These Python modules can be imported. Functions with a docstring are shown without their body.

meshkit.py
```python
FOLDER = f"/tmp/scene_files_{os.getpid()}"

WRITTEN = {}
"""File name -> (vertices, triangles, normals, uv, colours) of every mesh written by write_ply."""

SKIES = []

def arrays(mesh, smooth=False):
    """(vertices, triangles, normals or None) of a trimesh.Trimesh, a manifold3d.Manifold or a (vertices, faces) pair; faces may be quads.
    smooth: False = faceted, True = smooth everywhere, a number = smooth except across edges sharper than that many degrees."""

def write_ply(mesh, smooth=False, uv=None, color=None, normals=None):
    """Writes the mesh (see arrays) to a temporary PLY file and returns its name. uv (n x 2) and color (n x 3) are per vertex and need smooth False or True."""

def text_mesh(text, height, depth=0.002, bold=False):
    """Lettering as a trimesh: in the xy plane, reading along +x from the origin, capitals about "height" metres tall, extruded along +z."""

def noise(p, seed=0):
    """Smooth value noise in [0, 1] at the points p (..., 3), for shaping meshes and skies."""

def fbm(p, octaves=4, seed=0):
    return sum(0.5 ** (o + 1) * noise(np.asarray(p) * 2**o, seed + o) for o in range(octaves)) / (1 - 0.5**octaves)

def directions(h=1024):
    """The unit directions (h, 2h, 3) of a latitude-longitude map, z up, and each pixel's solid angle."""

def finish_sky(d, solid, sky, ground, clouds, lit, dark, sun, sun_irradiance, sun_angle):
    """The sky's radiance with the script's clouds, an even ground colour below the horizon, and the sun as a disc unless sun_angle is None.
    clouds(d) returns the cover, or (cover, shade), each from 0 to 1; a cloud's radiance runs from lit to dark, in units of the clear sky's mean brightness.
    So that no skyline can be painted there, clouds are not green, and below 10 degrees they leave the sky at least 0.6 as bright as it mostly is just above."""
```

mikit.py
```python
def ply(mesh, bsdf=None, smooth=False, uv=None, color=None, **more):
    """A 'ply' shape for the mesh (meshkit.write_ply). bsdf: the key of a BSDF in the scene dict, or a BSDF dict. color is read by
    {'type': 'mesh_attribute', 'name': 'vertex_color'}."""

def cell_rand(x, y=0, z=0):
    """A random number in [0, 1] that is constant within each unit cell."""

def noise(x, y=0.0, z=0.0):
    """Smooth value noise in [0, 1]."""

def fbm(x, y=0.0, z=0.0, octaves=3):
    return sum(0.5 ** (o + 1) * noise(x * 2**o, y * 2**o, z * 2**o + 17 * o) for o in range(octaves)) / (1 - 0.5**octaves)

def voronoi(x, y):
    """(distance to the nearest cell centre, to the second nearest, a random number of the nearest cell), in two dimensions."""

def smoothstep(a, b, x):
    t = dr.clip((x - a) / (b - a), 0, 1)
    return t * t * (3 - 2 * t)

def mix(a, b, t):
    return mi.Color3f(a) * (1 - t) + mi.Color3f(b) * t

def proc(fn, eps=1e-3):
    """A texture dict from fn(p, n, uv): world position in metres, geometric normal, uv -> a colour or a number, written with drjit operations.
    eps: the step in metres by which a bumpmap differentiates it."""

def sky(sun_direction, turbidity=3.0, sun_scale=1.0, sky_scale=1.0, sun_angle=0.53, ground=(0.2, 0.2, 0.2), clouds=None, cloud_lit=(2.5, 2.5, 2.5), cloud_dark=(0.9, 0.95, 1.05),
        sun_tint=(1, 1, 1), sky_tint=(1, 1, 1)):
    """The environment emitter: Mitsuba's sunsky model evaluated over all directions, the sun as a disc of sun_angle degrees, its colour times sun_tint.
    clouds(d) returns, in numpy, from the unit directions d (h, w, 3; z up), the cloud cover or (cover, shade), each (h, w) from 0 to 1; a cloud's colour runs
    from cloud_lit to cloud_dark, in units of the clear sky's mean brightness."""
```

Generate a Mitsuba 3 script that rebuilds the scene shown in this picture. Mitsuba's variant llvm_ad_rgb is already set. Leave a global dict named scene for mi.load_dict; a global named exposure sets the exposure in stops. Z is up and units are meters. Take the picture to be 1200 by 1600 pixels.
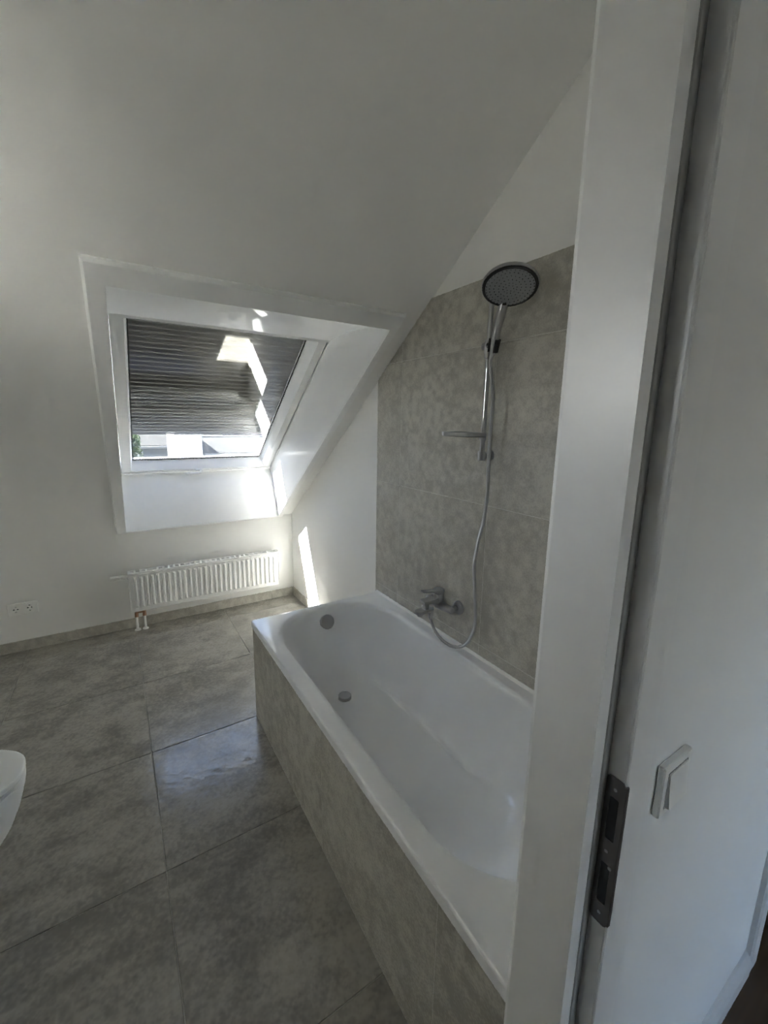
import math, random
import numpy as np, trimesh, mitsuba as mi, mikit, meshkit
import drjit as dr
from shapely.geometry import Polygon, box as sbox
T = mi.ScalarTransform4f
random.seed(3)
scene, labels = {}, {}

# ------------------------------------------------------------------ camera, sky, exposure
W, H, F = 1200, 1600, 660.22
PPX, PPY = 599.73, 786.19
CAM = np.array([-1.26656, -3.47987, 1.53870])
RIGHT = np.array([0.84436582, -0.53554243, 0.01551353])
UP = np.array([0.08736762, 0.16620127, 0.98221384])
FWD = np.array([0.52859556, 0.82799242, -0.18712374])
scene['camera'] = {'type': 'perspective', 'fov': float(np.degrees(2 * np.arctan(W / 2 / F))), 'fov_axis': 'x',
                   'near_clip': 0.02, 'far_clip': 500.0,
                   'principal_point_offset_x': (W / 2 - PPX) / W, 'principal_point_offset_y': (H / 2 - PPY) / H,
                   'to_world': T().look_at(origin=CAM.tolist(), target=(CAM + FWD).tolist(), up=UP.tolist())}
SUN = (-0.66, 0.405, 1.0)
def sky_clouds(d):
    n = meshkit.fbm(d * np.array([3.0, 3.0, 6.0]) + 4.0, 4, 5)
    return np.clip((n - 0.52) * 3.0, 0, 0.6)
scene['sky'] = mikit.sky(SUN, turbidity=3.5, sun_scale=0.0, sky_scale=3.6, sky_tint=(1.18, 0.99, 0.80), ground=(0.09, 0.09, 0.09), clouds=sky_clouds,
                         cloud_lit=(1.6, 1.6, 1.6), cloud_dark=(1.0, 1.02, 1.06))
scene['sun'] = {'type': 'directional', 'direction': [-c for c in SUN], 'irradiance': {'type': 'rgb', 'value': [7.2, 6.95, 6.3]}}
exposure = 4.38

# ------------------------------------------------------------------ helpers
def tag(key, label=None, cat=None, group=None, kind=None):
    d = labels.setdefault(key, {})
    for k, v in (('label', label), ('category', cat), ('group', group), ('kind', kind)):
        if v: d[k] = v
def numbered(name):
    if name not in scene: return name
    k = 1
    while f'{name}_{k:03d}' in scene: k += 1
    return f'{name}_{k:03d}'
def put(name, mesh, bsdf, smooth=False, **more):
    key = numbered(name); scene[key] = mikit.ply(mesh, bsdf, smooth, **more); return key
def cat(*ms): return trimesh.util.concatenate([m for m in ms])
def bx(x0, x1, y0, y1, z0, z1, c=0.0):
    "box with chamfered edges"
    x0, x1 = sorted((x0, x1)); y0, y1 = sorted((y0, y1)); z0, z1 = sorted((z0, z1))
    if c <= 0:
        m = trimesh.creation.box((x1 - x0, y1 - y0, z1 - z0)); m.apply_translation(((x0 + x1) / 2, (y0 + y1) / 2, (z0 + z1) / 2)); return m
    p = []
    for a, s in ((x0, 1), (x1, -1)):
        for b, t in ((y0, 1), (y1, -1)):
            for e, u in ((z0, 1), (z1, -1)):
                p += [(a, b + t * c, e + u * c), (a + s * c, b, e + u * c), (a + s * c, b + t * c, e)]
    return trimesh.convex.convex_hull(np.array(p))
def extr(poly, fn, w0, w1):
    "extrude a 2D polygon between w0 and w1; fn(u,v,w) -> xyz arrays"
    if not isinstance(poly, Polygon): poly = Polygon(poly)
    m = trimesh.creation.extrude_polygon(poly, 1.0, engine='earcut')
    v = m.vertices; w = w0 + (w1 - w0) * v[:, 2]
    out = trimesh.Trimesh(np.stack(fn(v[:, 0], v[:, 1], w), 1), m.faces, process=False)
    if out.volume < 0: out.invert()
    return out
def slabtile(poly, fn, t, c):
    "a tile: convex polygon, thickness t, top edge chamfered by c"
    if not isinstance(poly, Polygon): poly = Polygon(poly)
    poly = poly.normalize(); inner = poly.buffer(-c, join_style=2)
    a = np.array(poly.exterior.coords)[:-1]; b = np.array(inner.exterior.coords)[:-1]
    P = np.vstack([np.c_[a, np.zeros(len(a))], np.c_[a, np.full(len(a), t - c)], np.c_[b, np.full(len(b), t)]])
    m = trimesh.convex.convex_hull(np.stack(fn(P[:, 0], P[:, 1], P[:, 2]), 1))
    return m
def loft(rings, cap0=True, cap1=True):
    rings = [np.asarray(r, float) for r in rings]; n = len(rings[0]); V = np.vstack(rings); Fc = []
    for k in range(len(rings) - 1):
        i = np.arange(n); j = (i + 1) % n; a = k * n
        Fc += [np.c_[a + i, a + j, a + n + j], np.c_[a + i, a + n + j, a + n + i]]
    ex = []
    if cap0: ex.append((0, rings[0], False))
    if cap1: ex.append(((len(rings) - 1) * n, rings[-1], True))
    for a, r, fl in ex:
        V = np.vstack([V, r.mean(0)]); c = len(V) - 1; i = np.arange(n); j = (i + 1) % n
        Fc.append(np.c_[a + i, a + j, np.full(n, c)] if fl else np.c_[a + j, a + i, np.full(n, c)])
    m = trimesh.Trimesh(V, np.vstack(Fc), process=False)
    return m
def outward(m):
    if m.volume < 0: m.invert()
    return m
def frame_of(d):
    d = np.asarray(d, float) / np.linalg.norm(d)
    a = np.cross(d, [0, 0, 1] if abs(d[2]) < 0.9 else [1, 0, 0]); a /= np.linalg.norm(a)
    return a, np.cross(d, a), d
def lathe(profile, origin, axis=(0, 0, 1), n=40):
    "profile: list of (radius, height along axis)"
    a, b, d = frame_of(axis); t = np.arange(n) * 2 * np.pi / n
    rings = [np.asarray(origin) + h * d + max(r, 1e-5) * (np.cos(t)[:, None] * a + np.sin(t)[:, None] * b) for r, h in profile]
    return outward(loft(rings))
def cyl(p, q, r, n=32, c=None):
    p, q = np.asarray(p, float), np.asarray(q, float); L = np.linalg.norm(q - p)
    c = min(r * 0.15, 0.0015, L * 0.3) if c is None else c
    return lathe([(r - c, 0), (r, c), (r, L - c), (r - c, L)], p, q - p, n)
def catmull(pts, per=12):
    P = np.asarray(pts, float); P = np.vstack([2 * P[0] - P[1], P, 2 * P[-1] - P[-2]]); out = []
    for k in range(1, len(P) - 2):
        t = np.linspace(0, 1, per, endpoint=False)[:, None]; a, b, c, d = P[k - 1:k + 3]
        out.append(0.5 * (2 * b + (c - a) * t + (2 * a - 5 * b + 4 * c - d) * t**2 + (3 * b - a - 3 * c + d) * t**3))
    return np.vstack(out + [P[-2:-1]])
def tube(pts, r, n=14):
    p = np.asarray(pts, float); t = np.gradient(p, axis=0); t /= np.linalg.norm(t, axis=1, keepdims=True)
    a = frame_of(t[0])[0]; rings = []; ang = np.arange(n) * 2 * np.pi / n
    r = np.broadcast_to(r, (len(p),))
    for k in range(len(p)):
        a = a - (a @ t[k]) * t[k]; a /= np.linalg.norm(a); b = np.cross(t[k], a)
        rings.append(p[k] + r[k] * (np.cos(ang)[:, None] * a + np.sin(ang)[:, None] * b))
    return outward(loft(rings))
def rrect(x0, x1, y0, y1, r, z, n=14, m=10):
    r = min(r, (x1 - x0) / 2 - 1e-4, (y1 - y0) / 2 - 1e-4); out = []
    for cx, cy, a0 in ((x1 - r, y1 - r, 0), (x0 + r, y1 - r, 90), (x0 + r, y0 + r, 180), (x1 - r, y0 + r, 270)):
        a = np.radians(a0 + np.linspace(0, 90, n)); out.append(np.c_[cx + r * np.cos(a), cy + r * np.sin(a)])
    seg = []
    for k in range(4):
        seg.append(out[k]); p, q = out[k][-1], out[(k + 1) % 4][0]
        seg.append(p + (q - p) * np.linspace(0, 1, m + 2)[1:-1, None])
    P = np.vstack(seg); return np.c_[P, np.full(len(P), z)]

# slope basis: x along the eaves, l up the slope, d outwards through the roof
KZ, SL = 0.744, 0.62268
CS, SN = math.cos(SL), math.sin(SL)
def sl(x, l, d): return np.stack([np.asarray(x) + 0 * np.asarray(l), -np.asarray(l) * CS + np.asarray(d) * SN, KZ + np.asarray(l) * SN + np.asarray(d) * CS], -1)
def slm(m):
    "mesh modelled with coordinates (x,l,d) -> world"
    v = m.vertices; o = trimesh.Trimesh(sl(v[:, 0], v[:, 1], v[:, 2]), m.faces, process=False)
    return outward(o)
def prof(poly, x0, x1): return extr(poly, lambda u, v, w: (w, -u * CS + v * SN, KZ + u * SN + v * CS), x0, x1)
TAN = SN / CS
def slope_z(y): return KZ - y * TAN

# ------------------------------------------------------------------ materials
def mat(name, color, rough=0.5, metal=0.0, spec=0.5, bump=None, bscale=None, **kw):
    c = {'type': 'rgb', 'value': list(color)} if not callable(color) else mikit.proc(color)
    b = {'type': 'principled', 'base_color': c, 'roughness': mikit.proc(rough) if callable(rough) else rough, 'metallic': metal, 'specular': spec, **kw}
    if bump: b = {'type': 'bumpmap', 'arbitrary': mikit.proc(bump), 'scale': bscale or 1.0, 'bsdf': b}
    scene[name] = {'type': 'twosided', 'bsdf': b}
    return name
mat('mat_plaster', (0.80, 0.795, 0.775), 0.85, spec=0.2, bump=lambda p, n, uv: mikit.fbm(p.x * 260, p.y * 260, p.z * 260, 2), bscale=0.00035)
mat('mat_plaster_hall', (0.80, 0.80, 0.79), 0.85, spec=0.2)
mat('mat_lacquer', (0.85, 0.85, 0.845), 0.07, spec=0.6)
mat('mat_lacquer_satin', (0.82, 0.82, 0.81), 0.32, spec=0.5)
mat('mat_board', (0.84, 0.84, 0.83), 0.45, spec=0.4)
mat('mat_frame', (0.84, 0.84, 0.83), 0.25, spec=0.5)
mat('mat_enamel', (0.86, 0.865, 0.87), 0.09, spec=0.55)
mat('mat_ceramic', (0.87, 0.87, 0.86), 0.08, spec=0.5)
mat('mat_lid', (0.85, 0.85, 0.84), 0.2, spec=0.5)
mat('mat_radiator', (0.86, 0.86, 0.85), 0.3, spec=0.5)
mat('mat_plastic_white', (0.86, 0.855, 0.83), 0.3, spec=0.5)
mat('mat_chrome', (0.44, 0.44, 0.45), 0.05, metal=1.0)
mat('mat_chrome_soft', (0.45, 0.45, 0.46), 0.18, metal=1.0)
mat('mat_aluminium', (0.78, 0.78, 0.77), 0.35, metal=0.6)
mat('mat_brass', (0.35, 0.2, 0.12), 0.4, metal=1.0)
mat('mat_black', (0.012, 0.012, 0.013), 0.4)
mat('mat_seal', (0.30, 0.30, 0.29), 0.7)
mat('mat_dark_steel', (0.17, 0.16, 0.155), 0.4, metal=0.8)
mat('mat_grout', (0.34, 0.33, 0.30), 0.9)
mat('mat_grout_wall', (0.55, 0.54, 0.50), 0.9)
mat('mat_faceplate', (0.30, 0.31, 0.32), 0.25, metal=0.5)
mat('mat_slat', (0.10, 0.094, 0.084), 0.5)
P_ = 0.628
def floor_color(p, n, uv):
    ix, iy = dr.floor((p.x + 1.24) / P_), dr.floor((p.y + 1.449) / P_)
    o = mikit.cell_rand(ix, iy) * 37.0
    a = mikit.fbm(p.x * 2.6 + o, p.y * 3.4 + 1.7 * o, 0.3, 4)
    b = mikit.fbm(p.x * 11 + o, p.y * 17 + o, 2.0, 4)
    f = mikit.fbm(p.x * 90, p.y * 90, 1.0, 2)
    t = 0.42 * a + 0.36 * b + 0.22 * f
    t = mikit.smoothstep(0.25, 0.78, t) + 0.10 * (mikit.cell_rand(ix, iy, 7) - 0.5)
    return mikit.mix((0.165, 0.156, 0.135), (0.345, 0.33, 0.292), t)
def floor_rough(p, n, uv): return 0.13 + 0.12 * mikit.fbm(p.x * 9, p.y * 9, 4.0, 3)
mat('mat_floor_tile', floor_color, floor_rough, spec=0.95, bump=lambda p, n, uv: mikit.fbm(p.x * 30, p.y * 30, p.z * 30, 3), bscale=0.0012)
def wall_color(p, n, uv):
    iy, iz = dr.floor((p.y + 1.661) / P_), dr.floor((p.z - 0.603) / 0.615)
    o = mikit.cell_rand(iy, iz, 3) * 23.0
    a = mikit.fbm(p.y * 4 + o, p.z * 4 + o, p.x * 4, 4)
    b = mikit.fbm(p.y * 34 + o, p.z * 34, p.x * 34 + o, 3)
    f = mikit.noise(p.y * 260, p.z * 260, p.x * 260)
    t = mikit.smoothstep(0.3, 0.7, 0.30 * a + 0.45 * b + 0.25 * f)
    return mikit.mix((0.35, 0.334, 0.292), (0.49, 0.472, 0.418), t)
mat('mat_wall_tile', wall_color, 0.48, spec=0.4, bump=lambda p, n, uv: mikit.fbm(p.x * 60, p.y * 60, p.z * 60, 3), bscale=0.0006)
def wood(p, n, uv):
    a = mikit.fbm(p.x * 2.0, p.y * 40, 0.0, 3)
    return mikit.mix((0.055, 0.034, 0.02), (0.12, 0.078, 0.046), a)
mat('mat_wood', wood, 0.4)
mat('mat_ext_wall', (0.30, 0.30, 0.30), 0.9)
mat('mat_ext_blue', (0.045, 0.055, 0.065), 0.9)
mat('mat_ext_trim', (0.12, 0.12, 0.12), 0.9)
mat('mat_ext_white', (0.62, 0.62, 0.61), 0.9)
mat('mat_ext_roof', lambda p, n, uv: mikit.mix((0.016, 0.0155, 0.015), (0.027, 0.026, 0.025), mikit.fbm(p.x * 3, p.y * 3, p.z * 3, 3)), 0.8)
mat('mat_ext_ground', (0.095, 0.095, 0.085), 0.95)
mat('mat_trunk', (0.15, 0.11, 0.08), 0.9)
scene['mat_leaf'] = {'type': 'principledthin', 'base_color': {'type': 'rgb', 'value': [0.06, 0.085, 0.04]}, 'diff_trans': 0.7, 'roughness': 0.6}
scene['mat_pane'] = {'type': 'thindielectric', 'int_ior': 1.85, 'ext_ior': 1.0, 'specular_transmittance': {'type': 'rgb', 'value': [0.73, 0.75, 0.77]}}
scene['mat_pane_clear'] = {'type': 'thindielectric', 'int_ior': 1.5, 'ext_ior': 1.0}
scene['mat_window_dark'] = {'type': 'twosided', 'bsdf': {'type': 'principled', 'base_color': {'type': 'rgb', 'value': [0.06, 0.07, 0.08]}, 'roughness': 0.1}}

# ------------------------------------------------------------------ structure: bathroom
XL, YN, YH = -2.13, -3.14, -3.245          # left wall, near wall (bath side), near wall (hall side)
YZ = lambda u, v, w: (w, u, v)
# slope (ceiling), a thick roof slab with the hole of the roof window
HX0, HX1 = -1.262, -0.112
top_curve = []
for k in range(13):
    s = k / 12
    l, d = 2.118 + (1.615 - 2.118) * s, 0.40 * s
    # vaulted lining: bulge perpendicular to the chord
    b = 0.022 * math.sin(math.pi * s) ** 0.9
    top_curve.append((l + b * 0.62, d + b * 0.78))
TH = 0.60
low = [(-0.32, 0), (0.018, 0), (0.085, 0.40), (0.085, TH - 0.04), (-0.32, TH - 0.04)]
upper = [(4.05, 0), (2.118 + 0.014, 0)] + [(l + 0.014, d + 0.004) for l, d in top_curve[1:-1]] + [(1.615 + 0.014, 0.40), (1.615 + 0.014, TH), (4.05, TH)]
put('ceiling', cat(prof([(-0.32, 0), (4.05, 0), (4.05, TH), (-0.32, TH)], -3.35, HX0), prof([(-0.32, 0), (4.05, 0), (4.05, TH), (-0.32, TH)], HX1, 0.14),
                   prof(low, HX0, HX1), prof(upper, HX0, HX1)), 'mat_plaster'); tag('ceiling', kind='structure', label='white sloped attic ceiling around the roof window')
# knee wall
put('wall_far', extr([(0, -0.02), (0, KZ), (0.28, KZ - 0.28 * TAN), (0.28, -0.02)], YZ, XL - 0.12, 0.12), 'mat_plaster'); tag('wall_far', kind='structure', label='low white knee wall below the roof window')
cv = []
for t in np.linspace(0, 1, 9):
    p0, p1, p2 = np.array([0, KZ - 0.13]), np.array([0, KZ]), np.array([-0.13 * CS, KZ + 0.13 * SN]); q = (1 - t)**2 * p0 + 2 * t * (1 - t) * p1 + t * t * p2; cv.append(tuple(q))
put('wall_far__cove', extr([(0.001, KZ - 0.131)] + cv + [(-0.131 * CS + 0.001, KZ + 0.131 * SN + 0.001), (0.001, KZ + 0.002)], YZ, XL, -1.3065), 'mat_plaster', smooth=25)
put('wall_right', extr([(YN, -0.02), (0, -0.02), (0, KZ), (YN, slope_z(YN))], YZ, 0.0, 0.12), 'mat_plaster'); tag('wall_right', kind='structure', label='white side wall with grey tiles above the bathtub')
LW = (-2.72, -2.20, 1.52, 2.04)
left_poly = Polygon([(YN, -0.02), (0, -0.02), (0, KZ), (YN, slope_z(YN))]).difference(sbox(LW[0], LW[2], LW[1], LW[3]))
put('wall_left', extr(left_poly, YZ, XL - 0.12, XL), 'mat_plaster'); tag('wall_left', kind='structure', label='white side wall behind the toilet')
DX0, DX1, DZ = -1.575, -0.7745, 2.03          # clear door opening
near = Polygon([(-3.2, 0), (-3.2, 3.05), (0.135, 3.05), (0.135, 0)]).difference(sbox(DX0 - 0.056, -0.1, DX1 + 0.0565, DZ + 0.05))
put('wall_near', extr(near, lambda u, v, w: (u, w, v), YH, YN), 'mat_plaster_hall'); tag('wall_near', kind='structure', label='white hall wall beside the door frame')
xw = XL - 0.08      # gable window above the toilet, out of the frame
put('window_3', extr(sbox(LW[0], LW[2], LW[1], LW[3]).difference(sbox(LW[0] + .055, LW[2] + .055, LW[1] - .055, LW[3] - .055)), YZ, xw - 0.03, xw + 0.03), 'mat_frame'); tag('window_3', kind='structure')
put('window_3__pane', (np.array([(xw, LW[0] + .05, LW[2] + .05), (xw, LW[1] - .05, LW[2] + .05), (xw, LW[1] - .05, LW[3] - .05), (xw, LW[0] + .05, LW[3] - .05)]), np.array([[0, 1, 2], [0, 2, 3]])), 'mat_pane_clear')
# floors
put('floor', bx(XL - 0.1, 0.1, YN - 0.11, 0.1, -0.05, -0.0035), 'mat_grout'); tag('floor', kind='structure', label='grey concrete look tiled bathroom floor')
XJ = [XL, -1.868, -1.24, -0.612, 0.0]; YJ = [0.0, -0.193, -0.821, -1.449, -2.077, -2.705, -3.19]
g = 0.0017
for i in range(len(XJ) - 1):
    for j in range(len(YJ) - 1):
        if XJ[i + 1] > -0.1 and YJ[j] < -1.5: continue            # under the bathtub
        put('floor__tile', slabtile(sbox(XJ[i] + g, YJ[j + 1] + g, XJ[i + 1] - g, YJ[j] - g), lambda u, v, w: (u, v, w - 0.008), 0.008, 0.0012), 'mat_floor_tile')
# skirting tiles
BH = 0.072
put('baseboard_far', bx(XL, 0, -0.003, 0.01, 0, BH - 0.002), 'mat_grout'); tag('baseboard_far', kind='structure', label='grey tile skirting along the knee wall')
xs = [XL, -1.463, -0.835, -0.207, -0.012]
for a, b in zip(xs[:-1], xs[1:]): put('baseboard_far__tile', bx(a + g / 2, b - g / 2, -0.011, 0.0, 0.001, BH, 0.001), 'mat_wall_tile')
put('baseboard_right', bx(-0.003, 0.01, -1.44, -0.012, 0, BH - 0.002), 'mat_grout'); tag('baseboard_right', kind='structure', label='grey tile skirting under the white side wall')
ys = [-0.012, -0.64, -1.268, -1.44]
for a, b in zip(ys[:-1], ys[1:]): put('baseboard_right__tile', bx(-0.011, 0.0, b + g / 2, a - g / 2, 0.001, BH, 0.001), 'mat_wall_tile')
# wall tiles, clipped by the slope
yj = [-1.43, -1.661, -2.289, -2.917, YN + 0.001]; zj = [0.40, 0.603, 1.214, 1.841, 2.09]
under = Polygon([(0.5, 0), (0.5, slope_z(0.5) - 0.004), (-3.3, slope_z(-3.3) - 0.004), (-3.3, 0)])
put('wall_right__tile_bed', extr(sbox(YN + 0.001, 0.42, -1.433, 2.086).intersection(under.buffer(-0.004)), lambda u, v, w: (w, u, v), -0.0083, 0.0), 'mat_grout_wall')
for a, b in zip(yj[:-1], yj[1:]):
    for c, d in zip(zj[:-1], zj[1:]):
        q = sbox(b + 0.0013, c + 0.0013, a - 0.0013, d - 0.0013).intersection(under)
        if q.area < 1e-3: continue
        put('wall_right__tile', slabtile(q, lambda u, v, w: (-w, u, v), 0.009, 0.0009), 'mat_wall_tile')

# ------------------------------------------------------------------ roof window
SX0, SX1 = -1.244, -0.131     # inner lining faces
put('window_1', cat(slm(bx(-1.238, -0.135, 0.105, 0.128, 0.40, 0.53)), slm(bx(-1.238, -0.135, 1.60, 1.66, 0.40, 0.53)),
                    slm(bx(-1.243, -1.238, 0.105, 1.66, 0.40, 0.53)), slm(bx(-0.135, -0.129, 0.105, 1.66, 0.40, 0.53))), 'mat_frame')
tag('window_1', kind='structure', label='white framed roof window with a half lowered shutter')
CP = 0.014
hole = sbox(SX0, 0.026, SX1, 2.118)
SLP = lambda u, v, w: (u, -v * CS + w * SN, KZ + v * SN + w * CS)
def casing_ring(i0, i1, d0, d1):
    "frame whose outer edge is chamfered between depths d0 and d1"
    o = [(-1.306 + i0, 0.004), (-0.084 - i0, 0.004), (-0.084 - i0, 2.206 - i0), (-1.306 + i0, 2.206 - i0)]
    p = [(-1.306 + i1, 0.004), (-0.084 - i1, 0.004), (-0.084 - i1, 2.206 - i1), (-1.306 + i1, 2.206 - i1)]
    h = [(SX0, 0.026), (SX1, 0.026), (SX1, 2.118), (SX0, 2.118)]
    L = [sl(*np.array(q).T, d) for q, d in ((o, 0.002), (o, d0), (p, d1), (h, d1), (h, 0.002))]
    V = np.vstack(L); f = []
    for k in range(4):
        for i in range(4):
            j = (i + 1) % 4; f += [(4 * k + i, 4 * k + j, 4 * k + 4 + j), (4 * k + i, 4 * k + 4 + j, 4 * k + 4 + i)]
    m = trimesh.Trimesh(V, f, process=False)
    return m if np.dot(m.face_normals[16], -np.array([0, SN, CS])) > 0 else trimesh.Trimesh(V, np.array(f)[:, ::-1], process=False)
put('window_1__casing', casing_ring(0.0, 0.009, -0.010, -0.020), 'mat_lacquer_satin')
# linings
put('window_1__side_lining', slm(bx(SX0 - 0.014, SX0, 0.0, 2.14, 0.0, 0.402)), 'mat_lacquer')
put('window_1__side_lining', slm(bx(SX1, SX1 + 0.014, 0.0, 2.14, 0.0, 0.402)), 'mat_lacquer')
put('window_1__bottom_lining', prof([(0.026, -0.005), (0.105, 0.40), (0.088, 0.402), (0.012, 0.0)], SX0, SX1), 'mat_board')
tc = [(l - 0.002, d) for l, d in top_curve]
tco = [(l + 0.010, d + 0.003) for l, d in top_curve]
put('window_1__top_lining', prof(tc + tco[::-1], SX0, SX1), 'mat_lacquer', smooth=30)
# sash
GX0, GX1, GL0, GL1, GD = -1.158, -0.226, 0.178, 1.56, 0.487
def bar(x0, x1, l0, l1, d0, d1, c=0.003): return slm(bx(x0, x1, l0, l1, d0, d1, c))
def hexbar(poly, x0, x1): return prof(poly, x0, x1)
sash_low = [(0.130, 0.405), (0.148, 0.405), (0.176, 0.482), (0.178, 0.500), (0.130, 0.510)]
put('window_1__sash_rail', hexbar(sash_low, -1.232, -0.142), 'mat_frame')
put('window_1__sash_rail', hexbar([(1.60, 0.405), (1.59, 0.405), (1.562, 0.482), (1.56, 0.510), (1.60, 0.510)], -1.232, -0.142), 'mat_frame')
def side(px, sgn):   # stile: outer x, direction
    poly = [(px, 0.405), (px + sgn * 0.058, 0.405), (px + sgn * 0.072, 0.482), (px + sgn * 0.074, 0.51), (px, 0.51)]
    return extr(poly, lambda u, v, w: (u, -w * CS + v * SN, KZ + w * SN + v * CS), 0.130, 1.60)
put('window_1__sash_stile', side(-1.232, 1), 'mat_frame')
s2 = extr([(-0.142, 0.405), (-0.190, 0.405), (-0.224, 0.482), (-0.226, 0.51), (-0.142, 0.51)], lambda u, v, w: (u, -w * CS + v * SN, KZ + w * SN + v * CS), 0.130, 1.60)
put('window_1__sash_stile', s2, 'mat_frame')
for k, d in enumerate((GD, GD + 0.012)):
    q = sl([GX0 - 0.006, GX1 + 0.006, GX1 + 0.006, GX0 - 0.006], [GL0 - 0.006, GL0 - 0.006, GL1 + 0.006, GL1 + 0.006], d)
    put('window_1__pane', (q, np.array([[0, 2, 1], [0, 3, 2]])), 'mat_pane')
gask = cat(bar(GX0, GX1, GL0 - 0.001, GL0 + 0.006, 0.480, 0.486, 0), bar(GX0, GX0 + 0.005, GL0, GL1, 0.480, 0.486, 0), bar(GX1 - 0.005, GX1, GL0, GL1, 0.480, 0.486, 0))
put('window_1__gasket', gask, 'mat_black'); tag('window_1__gasket', label='thin black rubber glazing seal')
hy = 0.139
hm = cat(slm(bx(-0.735, -0.690, hy - 0.012, hy + 0.010, 0.392, 0.406, 0.003)), cyl(sl(-0.70, hy, 0.405), sl(-0.70, hy, 0.372), 0.007),
         cyl(sl(-0.696, hy, 0.372), sl(-0.80, hy - 0.006, 0.368), 0.0065), slm(bx(-0.808, -0.792, hy - 0.016, hy + 0.004, 0.362, 0.376, 0.003)))
put('window_1__handle', hm, 'mat_aluminium', smooth=35); tag('window_1__handle', label='small silver handle')
# roller shutter outside the glass: separate slats
SHD = 0.545
pitch, l0 = 0.0372, 0.452
slat_poly = [(0.0, -0.003)] + [(0.0355 * s, -0.003 + 0.0065 * math.sin(math.pi * s) * -1) for s in (0.15, 0.35, 0.5, 0.65, 0.85)] + [(0.0355, -0.003), (0.0355, 0.004), (0.0, 0.004)]
k = 0
while l0 + pitch * (k + 1) < 1.68:
    a = l0 + pitch * k
    put('roller_shutter__slat', prof([(a + u, SHD + v) for u, v in slat_poly], -1.232, -0.142), 'mat_slat', smooth=25); k += 1
put('roller_shutter__bottom_bar', prof([(l0 - 0.022, SHD - 0.008), (l0 - 0.001, SHD - 0.006), (l0 - 0.001, SHD + 0.006), (l0 - 0.022, SHD + 0.008)], -1.234, -0.140), 'mat_slat')
put('roller_shutter__guide_rail', slm(bx(-1.256, -1.2325, 0.09, 1.70, SHD - 0.014, SHD + 0.02, 0.002)), 'mat_slat')
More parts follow.
